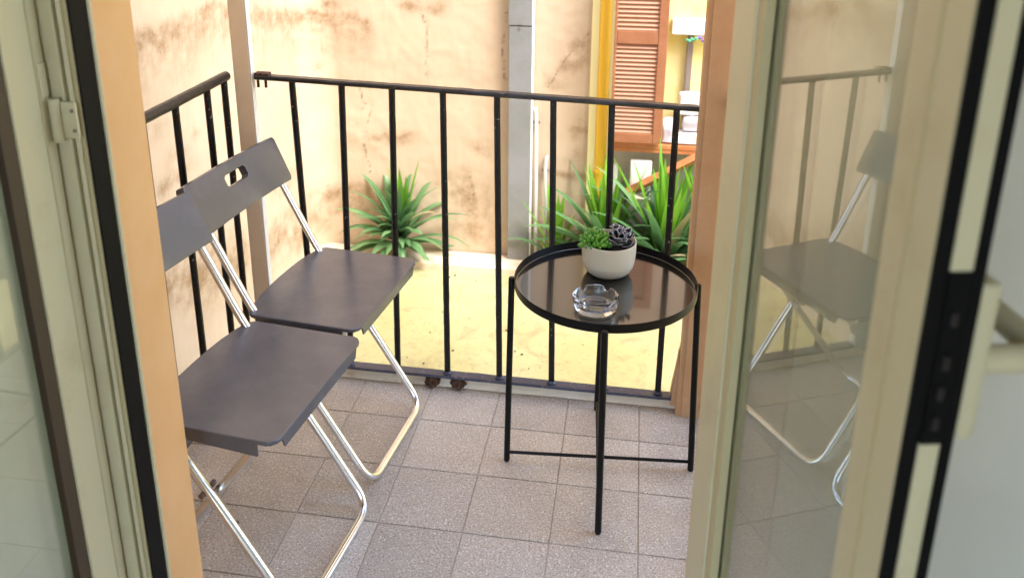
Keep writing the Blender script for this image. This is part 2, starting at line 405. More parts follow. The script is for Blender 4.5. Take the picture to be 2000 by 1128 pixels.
# one continuous wall: side leg along y, rounded inner corner, far leg along x (u = run length)
L1 = WY-CR-(-.6); LA = CR*math.pi/2; L2 = .142-(WX+CR)
def wallpt(u, z):
    bumpn = .004*fb(u, z, 3)
    if u < L1: return (WX+bumpn, -.6+u, z)
    if u < L1+LA:
        a = (u-L1)/CR; return (WX+CR-(CR-bumpn)*math.cos(a), WY-CR+(CR-bumpn)*math.sin(a), z)
    return (WX+CR+(u-L1-LA), WY-bumpn, z)
def US(y): return y+.6                                   # side wall run from y
def UF(x): return L1+LA+(x-WX-CR)                        # far wall run from x
us = lin(0, US(.85), .1)+lin(US(.85), L1+LA+L2, .009)+[L1+LA+L2]
blobs = [(UF(-.866), .137, .10, .022, .75), (UF(-.80), .11, .05, .02, .4), (UF(-.38), .104, .06, .035, .8), (UF(-.499), -.094, .09, .07, .75), (UF(-.42), -.2, .09, .10, .8),
 (UF(-.46), -.36, .14, .10, .55), (UF(-.74), .808, .05, .03, .7), (UF(-.63), .80, .06, .03, .7), (UF(-1.16), .79, .07, .03, .6), (UF(-1.21), .50, .03, .02, .4),
 (UF(.07), .60, .05, .09, .6), (UF(-.02), .47, .06, .03, .6), (UF(.02), .545, .05, .03, .6), (UF(.09), .235, .05, .06, .6), (UF(.045), -.01, .13, .022, .65), (UF(.09), .09, .05, .05, .4),
 (UF(-1.06), -.18, .22, .05, .85), (UF(-1.10), -.28, .16, .07, .55), (UF(-.95), -.23, .16, .04, .6), (UF(-1.0), .10, .10, .05, .3),
 (US(2.25), -.30, .25, .10, .75), (US(1.9), -.24, .22, .09, .8), (US(1.5), -.16, .22, .09, .85), (US(1.25), -.05, .20, .07, .9), (US(1.02), .0, .14, .05, .9),
 (US(1.08), .38, .14, .035, .7), (US(1.15), .42, .07, .07, .45), (US(1.3), .50, .06, .03, .4), (US(2.1), .0, .2, .05, .35), (US(1.05), .57, .08, .05, .3)]
bands = [([(US(.85), .90), (US(1.1), .905), (US(1.27), .905), (US(1.40), .905), (US(1.52), .925), (US(1.62), .90), (US(1.80), .87), (US(2.1), .85), (UF(-1.05), .80), (UF(-.92), .75), (UF(-.80), .69)], .012, .085, .95)]
bands = [([(US(.85), .90), (US(1.1), .905), (US(1.27), .900), (US(1.40), .905), (US(1.50), .93), (US(1.62), .905), (US(1.85), .86), (US(2.15), .79), (UF(-1.12), .74), (UF(-1.0), .74), (UF(-.9), .68)], .030, .15, 1.0)]
cracks = [[(UF(-.27), .80), (UF(-.29), .60), (UF(-.275), .45)], [(UF(-.70), .85), (UF(-.66), .70), (UF(-.665), .45)], [(UF(-.95), .30), (UF(-1.0), .1), (UF(-.97), -.05)],
 [(UF(.12), .70), (UF(.02), .58), (UF(-.06), .44)], [(UF(-.45), -.05), (UF(-.43), -.16), (UF(-.46), -.22)], [(UF(-1.02), .42), (UF(-.99), .30), (UF(-1.03), .2)]]
me = stain_wall('plaster_wall', '', wallpt, us, zs, blobs, bands, cracks, 'plaster')
pw = thing('plaster_wall', (WX, WY, -.5), 'tall cream plaster wall with brown damp stains, enclosing the yard behind the railing', 'wall')
o = bpy.data.objects.new('render_coat', me); C.objects.link(o); o.parent = pw
me.transform(Matrix.Translation((-WX, -WY, .5)))
# the masonry behind the coat
bm = B(); box(bm, (WX-.25, -.6, -.62), (WX-.012, WY+.25, 5.6)); box(bm, (WX-.011, WY+.012, -.62), (.142, WY+.25, 5.6)); obj('masonry', bm, 'facade', pw)

# ---- grey sheet metal duct + thin pipes
bm = B(); box(bm, (-.249, 2.395, -.47), (-.143, 2.444, .733), .003); box(bm, (-.251, 2.392, .737), (-.141, 2.444, 5.55), .003)
t = thing('metal_duct', (-.197, 2.42, -.47), 'grey sheet metal duct running up the stained plaster wall', 'duct'); obj('duct_body', bm, 'pilaster', t)
bm = B()
for x in (-.20, -.198):
    pass
for z in (.725, .745): tube(bm, [(-.197, 2.394, z), (-.197, 2.3885, z)], .004, 8)
obj('rivet', bm, 'darkbar', t)
bm = B(); box(bm, (-.1415, 2.40, -.47), (-.134, 2.444, 5.5), .002); obj('lit_edge_strip', bm, 'white', t)  # highlight along the duct's lit side, painted as a white strip
def thin_pipe(x, z1, label, hook):
    t = thing('conduit_pipe', (x, 2.425, -.46), label, 'pipe', 'thin conduit pipes beside the grey duct')
    bm = B(); tube(bm, fillet([(x+.008, 2.425, -.47), (x, 2.425, z1), (x-hook, 2.425, z1+.03), (x-hook, 2.45, z1+.03)], .015), .0085, 10); obj('pipe_run', bm, 'pipe_white', t)
    bm = B(); box(bm, (x-.018, 2.428, z1-.04), (x+.018, 2.444, z1-.028), .002); obj('clip', bm, 'darkbar', t)
thin_pipe(-.116, .295, 'taller pale conduit pipe right beside the grey duct', .005)
thin_pipe(-.068, .05, 'shorter pale conduit pipe, second one right of the grey duct', -.005)

# ---- yellow building on the right
yb = thing('yellow_building', (.9, 2.6, -.5), 'bright yellow house wall with a window bay right of the stained plaster wall', 'building')
bm = B(); box(bm, (.1425, 2.47, -.62), (3.5, 2.75, 1.15))
obj('wall', bm, 'ywall', yb)
bm = B(); box(bm, (.1425, 2.472, 1.1505), (3.5, 2.75, 5.6)); obj('unseen_beige_wall', bm, 'facade', yb)  # out of view; made beige so the tray reflects no yellow
bm = B(); box(bm, (.135, 2.425, -.5), (.172, 2.469, 5.6), .004); obj('corner_trim', bm, 'ytrim', yb)
bm = B(); box(bm, (.222, 2.44, -.5), (.262, 2.469, 5.6), .004); obj('trim', bm, 'ytrim', yb)
bm = B(); box(bm, (.505, 2.42, -.6), (1.7, 2.469, .165)); box(bm, (.2625, 2.43, -.6), (.5045, 2.469, .165)); obj('parapet', bm, 'dim', yb)
t = thing('drain_pipe', (.203, 2.44, -.5), 'orange yellow round drainpipe running down the yellow wall beside the brown shutter', 'drainpipe')
bm = B(); tube(bm, [(.197, 2.437, -.5), (.197, 2.437, 5.5)], .027, 20); obj('pipe_run', bm, 'ypipe', t)
bm = B(); lathe(bm, [(.027, .02), (.033, .02), (.033, .035), (.027, .035)], 20, .197, 2.437); obj('collar', bm, 'ypipe', t)

# shutter
t = thing('window_shutter', (.365, 2.3, .22), 'brown louvred shutter standing open beside the yellow drainpipe', 'shutter')
x0, x1, ys = .243, .479, 2.30
for xa, xb in ((x0, x0+.012), (x1-.040, x1)):
    bm = B(); box(bm, (xa, ys, .222), (xb, ys+.032, 1.65), .003); obj('stile', bm, 'shutter', t)
for z0, z1 in ((.222, .268), (.687, .746), (1.60, 1.65)):
    bm = B(); box(bm, (x0+.0125, ys+.002, z0), (x1-.0405, ys+.030, z1), .003); obj('rail', bm, 'shutter', t)
bm = B(); box(bm, (x0+.0125, -.0025, -.0115), (x1-.0405, .0025, .0115)); 
bmesh.ops.rotate(bm, verts=bm.verts, cent=(0, 0, 0), matrix=Matrix.Rotation(R(-38), 3, 'X'))
bmesh.ops.translate(bm, verts=bm.verts, vec=(-.365, 0, 0))
sm = bpy.data.meshes.new('slat'); bm.to_mesh(sm); bm.free(); sm.materials.append(M['slat'])
for z in [.2795+.01975*k for k in range(21)]+[.7575+.01975*k for k in range(43)]:
    if True:
        o = bpy.data.objects.new('slat', sm); C.objects.link(o); o.parent = t; o.location = (0, .016, z-.22)
# orange sill and bracket
t = thing('wooden_shelf', (.6, 2.35, .09), 'orange brown wooden shelf under the shutter, propped by a diagonal brace', 'shelf')
bm = B(); box(bm, (.2625, 2.335, .186), (1.5, 2.418, .208), .003); obj('board', bm, 'orange', t)
bm = B(); box(bm, (.2625, 2.338, .166), (1.5, 2.352, .1855), .002); obj('front_rail', bm, 'orange', t)
bm = B(); tube(bm, [(.655, 2.325, .165), (.34, 2.325, -.03)], .022, 4); obj('brace', bm, 'orange', t)
# things seen in the window bay
bm = B(); box(bm, (.500, 2.41, .715), (1.2, 2.468, .785), .006); tag(obj('blind_box', bm, 'white', loc=(.85, 2.6, .69)), 'white blind box across the top of the yellow window bay', 'blind box')
bm = B(); box(bm, (.575, 2.44, .15), (.602, 2.468, .71), .003); tag(obj('brown_post', bm, 'darkbar', loc=(.6, 2.58, .15)), 'brown grey upright bar below the white blind box', 'post')
def lumpy(name, c, r, m_, label, cat, sq=(1, 1, 1), sub=3, amp=.2, seed=0):
    bm = B(); bmesh.ops.create_icosphere(bm, subdivisions=sub, radius=1)
    for v in bm.verts:
        k = 1+amp*noise.noise(v.co*1.8+Vector((seed, 0, 0)))+amp*.5*noise.noise(v.co*4+Vector((seed, 3, 0)))
        q = v.co*k; v.co = Vector((c[0]+q.x*r*sq[0], c[1]+q.y*r*sq[1], c[2]+max(-.8, q.z)*r*sq[2]))
    return tag(obj(name, bm, m_, loc=c), label, cat)
def folded(x0, x1, y0, y1, z0, z1, m_, label, seed):
    bm = B(); box(bm, (x0, y0, z0), (x1, y1, z1), .006, 2); bmesh.ops.subdivide_edges(bm, edges=bm.edges, cuts=5, use_grid_fill=True)
    for v in bm.verts: v.co += Vector((noise.noise(v.co*30+Vector((seed, 0, 0))), noise.noise(v.co*26+Vector((0, seed, 0))), noise.noise(v.co*34+Vector((0, 0, seed)))*(v.co.z > z0+.01)))*.009
    tag(obj('folded_cloth', bm, m_, loc=((x0+x1)/2, (y0+y1)/2, z0)), label, 'cloth')
folded(.545, .80, 2.345, 2.41, .214, .268, 'cloth', 'white folded cloth lying on the orange shelf, lowest of the pile by the right post', 1)
folded(.575, .80, 2.350, 2.41, .276, .345, 'mauve', 'pale grey folded cloth in the middle of the pile on the orange shelf', 2)
folded(.555, .80, 2.355, 2.41, .353, .452, 'cloth', 'bright white cloth on top of the pile on the orange shelf', 3)
folded(.488, .535, 2.35, 2.40, .214, .33, 'mauve', 'small pale mauve cloth between the shutter and the white pile on the shelf', 4)
t = thing('hanging_flowers', (.60, 2.5, .66), 'tiny green and violet hanging decoration under the white blind box', 'decoration')
M['green'] = mat('green_plastic', (.10, .42, .22), .5); M['violet'] = mat('violet_plastic', (.20, .12, .42), .5)
for k in range(9):
    bm = B(); bmesh.ops.create_icosphere(bm, subdivisions=1, radius=.008)
    bmesh.ops.translate(bm, verts=bm.verts, vec=(.57+k*.010, 2.40+random.uniform(-.01, .01), .70+random.uniform(-.012, .008))); obj('petal', bm, 'green' if k < 5 else 'violet', t)
bm = B(); box(bm, (.345, 2.34, -.03), (.445, 2.38, .12), .006); t2 = tag(obj('white_container', bm, 'white', loc=(.395, 2.36, -.03)), 'white box shaped container standing below the orange shelf', 'container')
bm = B(); box(bm, (.345, 2.25, -.5), (.445, 2.38, -.032), .004); tag(obj('plinth', bm, 'dim', loc=(.38, 2.3, -.5)), 'grey plinth under the white container, hidden behind leaves', 'plinth')
bm = B(); tube(bm, [(.275, 2.40, -.5), (.275, 2.40, .08)], .012, 10); tag(obj('white_pipe', bm, 'white', loc=(.275, 2.4, -.5)), 'short white pipe below the orange shelf beside the drainpipe', 'pipe')

# ---- our own building: facade with the door opening, unseen slab added for shade
XL, XR = -.405, .462
fw = thing('facade_wall', (0, -.5, -.5), 'peach plaster house wall around the balcony door, beside the orange jamb', 'wall')
bm = B(); box(bm, (-4, -.60, -.6), (XL-.045, -.41, 3.4)); box(bm, (XR+.045, -.60, -.6), (4, -.41, 3.4)); box(bm, (XL-.045, -.60, 2.35), (XR+.045, -.41, 3.4)); box(bm, (XL-.045, -.60, -.6), (XR+.045, -.41, -.013))
obj('wall_body', bm, 'facade', fw)
bm = B(); box(bm, (-.78, .555, 2.7505), (.60, .595, 2.80), .004); tag(obj('timber_beam', bm, 'post', loc=(0, .58, 2.75)), 'timber beam resting on the two balcony posts, above the picture', 'beam')
bm = B(); box(bm, (-2.6, -.4095, 2.78), (2.6, .12, 2.95)); tag(obj('added_shade_slab', bm, 'facade', loc=(0, 0, 2.78)), kind='structure')  # unseen slab added to keep skylight off the near floor
# ---- room
bm = B(); box(bm, (-2, -4.5, -.1), (2, -.601, -.001)); tag(obj('room_floor', bm, 'roomfloor'), kind='structure')
bm = B(); box(bm, (-2, -4.5, 2.7), (2, -.601, 2.8)); tag(obj('room_ceiling', bm, 'room'), kind='structure')
for nm, a, b in (('room_wall_left', (-2.1, -4.5, -.1), (-2.001, -.6, 2.8)), ('room_wall_right', (1.201, -4.5, -.1), (1.3, -.6, 2.8))):
    bm = B(); box(bm, a, b); tag(obj(nm, bm, 'room'), kind='structure')
bm = B(); box(bm, (XR+.09, -.615, 0), (1.2, -.6015, 2.7)); box(bm, (-2, -.615, 0), (XL-.09, -.6015, 2.7)); tag(obj('room_wall_front', bm, 'room'), kind='structure')

# ---- door: fixed frame, wooden jambs
dj = thing('door_jamb', (XL-.02, -.46, 0), 'orange tan painted door jamb between the left door leaf and the chairs', 'jamb')
bm = B(); box(bm, (XL-.045, -.512, 0), (XL, -.409, 2.35), .004); obj('board', bm, 'jamb', dj)
bm = B(); tube(bm, [(XL+.001, -.514, 0), (XL+.001, -.514, 2.3)], .0035, 8); obj('bead', bm, 'pvc', dj)
bm = B(); box(bm, (XR, -.49, 0), (XR+.045, -.409, 2.35), .004); tag(obj('door_jamb', bm, 'jamb', loc=(XR, -.46, 0)), 'tan painted door jamb hidden behind the right door leaf', 'jamb')
ff = thing('door_frame', (XL, -.54, 0), 'cream fixed door frame with black rubber seal beside the orange jamb', 'door frame')
bm = B(); box(bm, (XL-.06, -.562, 0), (XL-.020, -.513, 2.33), .004); obj('outer_profile', bm, 'pvc', ff)
bm = B(); box(bm, (XL-.0195, -.557, 0), (XL-.002, -.5155, 2.33), .003); obj('inner_profile', bm, 'pvc_dark', ff)
bm = B(); tube(bm, [(XL-.012, -.559, 0), (XL-.012, -.559, 2.3)], .0035, 8); obj('ridge', bm, 'pvc', ff)
bm = B(); box(bm, (XL-.0018, -.556, 0), (XL+.001, -.519, 2.33), .001); obj('rubber_seal', bm, 'rubber', ff)
bm = B(); box(bm, (XR-.004, -.545, 0), (XR+.06, -.4915, 2.33), .004); tag(obj('door_frame', bm, 'pvc', loc=(XR, -.52, 0)), 'cream fixed door frame edge seen as a pale line behind the right door leaf', 'door frame')
bm = B(); box(bm, (XL, -.60, -.012), (XR, -.42, .012), .004); tag(obj('door_sill', bm, 'slab'), kind='structure')

def sash(root, wid, far, near, mirror, th=.040):
    """leaf in its local frame: x runs from the hinge along the leaf, y 0..th thickness (0 = outward face), z up"""
    H0, H1 = .02, 2.30; sg = mirror
    def bx(name, a, b, m_, bev=.003):
        bm = B(); box(bm, (a[0], min(a[1]*sg, b[1]*sg), a[2]), (b[0], max(a[1]*sg, b[1]*sg), b[2]), bev); return obj(name, bm, m_, root, world=False)
    # far stile, near stile
    bx('stile', (0, 0, H0), (far, th, H1), 'pvc'); bx('stile', (wid-near, 0, H0), (wid, th, H1), 'pvc')
    bx('rail', (far+.0005, .002, H0), (wid-near-.0005, th-.002, H0+.09), 'pvc'); bx('rail', (far+.0005, .002, H1-.09), (wid-near-.0005, th-.002, H1), 'pvc')
    bx('glass_pane', (far+.004, .016, H0+.0905), (wid-near-.004, .020, H1-.0905), 'glass', 0)
    bx('glass_pane', (far+.004, .030, H0+.0905), (wid-near-.004, .034, H1-.0905), 'glass', 0)
    return bx
# right leaf
a12 = R(12); RL = thing('door_leaf', (.446, -.556, 0), 'cream glazed door leaf at right with lever handle and black edge seals', 'door', 'pair of glazed balcony door leaves')
RL.rotation_euler = (0, 0, -math.pi/2+a12)
bx = sash(RL, .466, .072, .048, 1)
bx('glazing_bead', (.0722, .003, .11), (.092, .015, 2.21), 'pvc_dark', .002)
bx('glazing_bead', (.392, .003, .11), (.4178, .015, 2.21), 'pvc', .002)
bx('bead_groove', (.4305, -.0012, .11), (.4335, .002, 2.25), 'pvc_dark', .0004)
bx('rubber_seal', (.4655, .0005, .03), (.470, .0115, 2.29), 'rubber', .001)
bx('edge_profile', (.4655, .013, .03), (.4685, .029, 2.29), 'pvc', .001)
bx('rubber_seal', (.4655, .0305, .03), (.4695, .0385, 2.29), 'rubber', .001)
lk = bx('lock_plate', (.4665, .0125, 1.065), (.4705, .0297, 1.205), 'rubber', .0008)
for zc in (1.085, 1.11, 1.135, 1.17):
    bm = B(); box(bm, (.4700, .017, zc-.006), (.4735, .022, zc+.005), .001); obj('latch_bolt', bm, 'iron_top', lk, world=False)
hd = bx('handle_rose', (.432, .0405, 1.062), (.464, .058, 1.192), 'pvc', .005)
bm = B(); tube(bm, fillet([(.448, .055, 1.122), (.448, .112, 1.122), (.335, .116, 1.122)], .02), .011, 14); obj('lever', bm, 'pvc', hd, world=False)
# left leaf
LL = thing('door_leaf', (XL-.0395, -.566, 0), 'cream glazed door leaf at left edge, hinged beside the orange jamb', 'door', 'pair of glazed balcony door leaves')
LL.rotation_euler = (0, 0, -math.pi/2)
bx = sash(LL, .48, .075, .06, -1)
bx('glass_seal', (.0752, .003, .11), (.100, .015, 2.21), 'brown_seal', .002)
bx('face_groove', (.020, -.0012, .03), (.023, .002, 2.29), 'pvc_dark', .0004)
# hinge
hg = thing('barrel_hinge', (-.418, -.575, 1.14), 'cream barrel hinge joining the left door leaf to its frame', 'hinge')
bm = B(); tube(bm, [(-.436, -.572, 1.105), (-.436, -.572, 1.165)], .0075, 16); obj('barrel', bm, 'pvc', hg)
bm = B(); box(bm, (-.434, -.569, 1.108), (-.408, -.5635, 1.160), .002); pl_ = obj('leaf_plate', bm, 'pvc', hg)
for z in (1.12, 1.148):
    bm = B(); tube(bm, [(-.413, -.568, z), (-.413, -.5705, z)], .0028, 8); obj('screw', bm, 'darkbar', pl_)
bm = B(); box(bm, (-.4485, -.585, 1.168), (-.4425, -.568, 1.215), .002); obj('upper_plate', bm, 'pvc', hg)

# ================================================================== POSTS AND RAILINGS
t = thing('wooden_post', (-.712, .58, 0), 'tan post with its lit side painted white at the far left corner of the balcony', 'post', 'corner posts of the balcony')
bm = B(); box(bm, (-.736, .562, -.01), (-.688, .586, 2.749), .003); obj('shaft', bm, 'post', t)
bm = B(); box(bm, (-.6878, .563, .02), (-.6848, .585, 2.74), .001); obj('lit_side_strip', bm, 'white', t)  # white strip paints in the light on the post's side face
t = thing('wooden_post', (.53, .56, 0), 'peeling brown post at the right end of the railing beside the table', 'post', 'corner posts of the balcony')
bm = B(); n = 60; rings = []
for i in range(n+1):
    z = -.008+2.757*i/n; e = .004*max(0, 1-z/.2); q = lambda s: .0016*noise.noise(Vector((z*30, s, 0)))
    rings.append([bm.verts.new((x, y, z)) for x, y in ((.503+q(1)-e, .532+q(2)), (.592, .532+q(2)), (.592, .585), (.503+q(1)-e, .585))])
for a, b in zip(rings, rings[1:]):
    for k in range(4): bm.faces.new((a[k], a[(k+1) % 4], b[(k+1) % 4], b[k]))
bm.faces.new(rings[0]); bm.faces.new(rings[-1]); obj('shaft', bm, 'post2', t)
bm = B(); box(bm, (.515, .528, .0), (.594, .5318, 2.7), .001); obj('face_board', bm, 'post2', t)
bm = B(); prism(bm, [(.482, .0), (.500, .0), (.502, .15), (.500, .17), (.496, .12), (.487, .05)], -.010, .010, 0, Matrix.Translation((0, .575, .025)) @ Matrix.Rotation(math.pi/2, 4, 'X')); obj('splinter', bm, 'post2', t)
bm = B(); prism(bm, [(.484, .0), (.506, .0), (.504, .11), (.500, .12), (.492, .06)], -.006, .006, 0, Matrix.Translation((0, .553, .02)) @ Matrix.Rotation(math.pi/2, 4, 'X')); obj('splinter', bm, 'post2', t)

def rough_bar(bm, a, b, w, d, amp=.0007, n=24, seed=0):
    """square iron bar with hand painted unevenness from a to b (roughly vertical)"""
    a, b = Vector(a), Vector(b); rings = []
    for i in range(n+1):
        p = a.lerp(b, i/n); k = .82 if i in (0,) else 1
        q = [amp*noise.noise(Vector((i*.9, j*3.1, seed))) for j in range(4)]
        c = w*.28
        rings.append([bm.verts.new(p+Vector((x, y, 0))) for x, y in ((-w/2+q[0], -d/2+c), (-w/2+c, -d/2+q[1]), (w/2-c, -d/2+q[1]), (w/2+q[2], -d/2+c), (w/2+q[2], d/2-c), (w/2-c, d/2+q[3]), (-w/2+c, d/2+q[3]), (-w/2+q[0], d/2-c))])
    for r0, r1 in zip(rings, rings[1:]):
        for k in range(8): bm.faces.new((r0[k], r0[(k+1) % 8], r1[(k+1) % 8], r1[k]))
    bm.faces.new(rings[0][::-1]); bm.faces.new(rings[-1])
def flat_rail(bm, a, b, w, h, n=60, amp=.0012, seed=0, axis='x'):
    a, b = Vector(a), Vector(b); rings = []
    for i in range(n+1):
        p = a.lerp(b, i/n); q = [amp*noise.noise(Vector((i*.6, j*3.1, seed))) for j in range(4)]
        c = min(w, h)*.3
        sec = ((-w/2+q[0], -h/2+c), (-w/2+c, -h/2), (w/2-c, -h/2), (w/2+q[1], -h/2+c), (w/2+q[1], h/2-c), (w/2-c, h/2+q[2]), (-w/2+c, h/2+q[2]), (-w/2+q[0], h/2-c))
        rings.append([bm.verts.new(p+(Vector((0, u, v)) if axis == 'x' else Vector((u, 0, v)))) for u, v in sec])
    for r0, r1 in zip(rings, rings[1:]):
        for k in range(8): bm.faces.new((r0[k], r0[(k+1) % 8], r1[(k+1) % 8], r1[k]))
    bm.faces.new(rings[0][::-1]); bm.faces.new(rings[-1])
RY = .578
fr = thing('front_railing', (0, RY, .04), 'black iron railing running across the front of the balcony between two posts', 'railing')
bm = B(); flat_rail(bm, (-.679, RY, .910), (.502, RY, .876), .030, .013, seed=1); obj('top_rail', bm, 'iron_top', fr)
bm = B(); flat_rail(bm, (-.679, .5685, .040), (.500, .5685, .036), .036, .009, seed=2); obj('bottom_rail', bm, 'iron_bot', fr)
bars = [(-.577, -.50-.08), (-.437, -.428), (-.301, -.300), (-.166, -.157), (-.029, -.004), (.109, .138), (.250, .268), (.452, .443)]
bars = None
TOPX = [568, 673, 777, 880, 987, 1097, 1208, 1325]
topx = [-.577, -.437, -.298, -.159, -.014, .134, .285, .449]
botx = [-.560, -.452, -.308, -.158, -.004, .148, .298, .450]
for k, (xa, xb) in enumerate(zip(topx, botx)):
    bm = B(); zt = .910-.034*(xa+.679)/1.181-.005; rough_bar(bm, (xb, .574, .043), (xa, RY, zt), .0165, .0165, seed=k); b_ = obj('bar', bm, 'iron', fr)
    bm = B(); lathe(bm, [(0, .0445), (.0135, .0445), (.012, .047), (.0095, .049), (0, .0495)], 12, xb, .571); obj('weld', bm, 'iron_bot', b_)
# rusty corner clamp
bm = B(); box(bm, (-.680, .566, .915), (-.640, .592, .922), .002); cl = obj('corner_clamp', bm, 'rust', fr)
for x in (-.674, -.652):
    bm = B(); tube(bm, [(x, RY, .900), (x, RY, .880)], .004, 8); obj('bolt', bm, 'rust', cl)
# rusted feet
for k, x in enumerate((-.200, -.124)):
    bm = B(); bmesh.ops.create_icosphere(bm, subdivisions=4, radius=1)
    for v in bm.verts:
        d = 1+.35*noise.noise(v.co*2+Vector((k*5, 0, 0)))+.25*noise.noise(v.co*6+Vector((k*3, 0, 0)))
        v.co = Vector((x+v.co.x*d*.021, .562+v.co.y*d*.018, .018+v.co.z*d*.019))
    obj('rusted_foot', bm, 'rust', fr)
# side railings
LXx = -.757
def side_rail(xp, label, ybars, xb, z0):
    t = thing('side_railing', (xp, 0, .04), label, 'railing', 'short side railings of the balcony')
    bm = B(); tube(bm, [(xp, -.409+(.97 if xp < 0 else .938)*i/40, .912+.001*noise.noise(Vector((i*.7, xp, 0)))) for i in range(41)], .0135, 12); obj('top_rail', bm, 'iron_top', t)
    bm = B(); flat_rail(bm, (xp, -.409, .040), (xp, .561 if xp < 0 else .527, .040), .03, .009, axis='y', seed=5); obj('bottom_rail', bm, 'iron_bot', t)
    for k, y in enumerate(ybars):
        bm = B(); rough_bar(bm, (xp+xb, y, .043), (xp, y, .902), .0165, .0165, seed=20+k); obj('bar', bm, 'iron', t)
    return t
side_rail(-.757, 'black iron side railing with worn brown top, behind the chairs at left', [-.30, -.155, -.010, .138, .285, .447, .60-.055], 0, 0)
side_rail(.577, 'black iron side railing on the right, hidden behind the door leaf', [-.30, -.155, -.01, .138, .285, .43], 0, 0)

# ================================================================== CHAIRS
def make_chair(label, loc, yaw):
    t = thing('folding_chair', loc, label, 'chair', 'two matching folding chairs at the left of the balcony', rz=yaw)
    # front frame: backrest posts -> seat -> front feet, one bent tube
    hw = .172
    def side(s): return [(-.262, s*hw, .755), (-.212, s*hw, .645), (-.118, s*hw, .452), (.028, s*hw, .238), (.172, s*hw, .0115)]
    pts = side(-1)+side(1)[::-1]; pts[0] = (-.2265, -hw, .664); pts[-1] = (-.2265, hw, .664); pts[1] = (-.206, -hw, .645); pts[-2] = (-.206, hw, .645)
    bm = B(); pts = [pts[0]]+pts[2:-2]+[pts[-1]]; tube(bm, fillet(pts, [0, .06, .08, .055, .055, .08, .06, 0], 8), .0098, 14); fr_ = obj('front_frame', bm, 'steel', t, world=False)
    hr = .150
    pts = [(.118, -hr, .425), (-.205, -hr, .0105), (-.205, hr, .0105), (.118, hr, .425)]
    bm = B(); tube(bm, fillet(pts, .05, 8), .0092, 14); rf = obj('rear_frame', bm, 'steel', t, world=False)
    for s in (-1, 1):
        bm = B(); tube(bm, [(-.014, s*.140, .285), (-.014, s*.187, .285)], .006, 10); obj('pivot_rivet', bm, 'darkbar', fr_, world=False)
        bm = B(); box(bm, (.085, s*hr-.012, .424), (.135, s*hr+.012, .438), .003); obj('seat_bracket', bm, 'steel', t, world=False)
        bm = B(); box(bm, (.164, s*.085-.010, .0), (.180, s*.085+.010, .006), .002); obj('foot_pad', bm, 'pilaster', fr_, world=False)
    # seat: pressed sheet, flanges on the sides and a lip in front
    w = .197
    o_ = [(-.104, -w), (.148, -w+.001), (.157, -w+.005), (.164, -w+.014), (.167, -w+.024), (.167, w-.024), (.164, w-.014), (.157, w-.005), (.148, w-.001), (-.104, w),
          (-.118, .186), (-.128, .155), (-.135, .10), (-.138, .05), (-.139, 0), (-.138, -.05), (-.135, -.10), (-.128, -.155), (-.118, -.186)]
    bm = B(); prism(bm, o_, .4425, .4505, .0032); st_ = obj('seat', bm, 'chair', t, world=False, ang=50)
    for s in (-1, 1):
        bm = B(); prism(bm, [(-.094, .426), (.128, .416), (.128, .443), (-.094, .443)], -.0022, .0022, 0, Matrix.Translation((0, s*(w-.0025), 0)) @ Matrix.Rotation(math.pi/2, 4, 'X')); obj('side_flange', bm, 'chair', st_, world=False)
    bm = B(); prism(bm, [(-.158, .4195), (.158, .4195), (.166, .443), (-.166, .443)], -.002, .002, 0, Matrix.Translation((.1635, 0, 0)) @ Matrix.Rotation(math.pi/2, 4, 'Z') @ Matrix.Rotation(math.pi/2, 4, 'X')); obj('front_lip', bm, 'chair', st_, world=False)
    # backrest panel, gently curved, with a grip slot
    bm = B(); W_, H_ = .206, .128; up = Vector((-.052, 0, .118)).normalized()
    vs_ = [-W_, -W_+.012]+[-W_+.03+i*(W_-.076)/6 for i in range(7)]+[-.038, 0, .038]+[.046+i*(W_-.076)/6 for i in range(7)]+[W_-.012, W_]
    vs_ = sorted(set(round(x, 5) for x in vs_)); ws = [0, .012, .04, .068, .074, .092, .098, .118, H_]
    g = {}
    def pos(v, w_):
        cv = .007*(1-(v/W_)**2)
        a = Vector((-.196-cv, v, .640)) + up*w_
        return a
    for i, v in enumerate(vs_):
        for j, w_ in enumerate(ws):
            vv, ww = v, w_
            if abs(v) == W_ and j in (0, len(ws)-1): vv = math.copysign(W_-.005, v)
            if abs(abs(v)-.046) < 1e-4 and j in (3, 6): vv = math.copysign(.039, v)
            g[i, j] = bm.verts.new(pos(vv, ww))
    for i in range(len(vs_)-1):
        for j in range(len(ws)-1):
            if abs((vs_[i]+vs_[i+1])/2) < .046 and .068 <= ws[j] < .097: continue
            bm.faces.new((g[i, j], g[i+1, j], g[i+1, j+1], g[i, j+1]))
    bmesh.ops.recalc_face_normals(bm, faces=bm.faces)
    bmesh.ops.solidify(bm, geom=list(bm.faces), thickness=.024)
    bmesh.ops.recalc_face_normals(bm, faces=bm.faces)
    es = [e for e in bm.edges if len(e.link_faces) == 2 and e.calc_face_angle() > R(55)]
    bmesh.ops.bevel(bm, geom=es, offset=.0035, segments=2, profile=.5, affect='EDGES')
    obj('backrest', bm, 'chair', t, world=False, ang=40)
    return t
ch1 = make_chair('dark grey folding chair nearest the front railing, with its slotted backrest fully in view', (-.40, .30, 0), R(-6.5))
ch2 = thing('folding_chair', (-.424, -.115, 0), 'dark grey folding chair nearest the door, partly hidden by the orange jamb', 'chair', 'two matching folding chairs at the left of the balcony', rz=R(-6.5))
for ch in list(ch1.children):
    c = ch.copy(); C.objects.link(c); c.parent = ch2
    for g_ in list(ch.children):
        d = g_.copy(); C.objects.link(d); d.parent = c

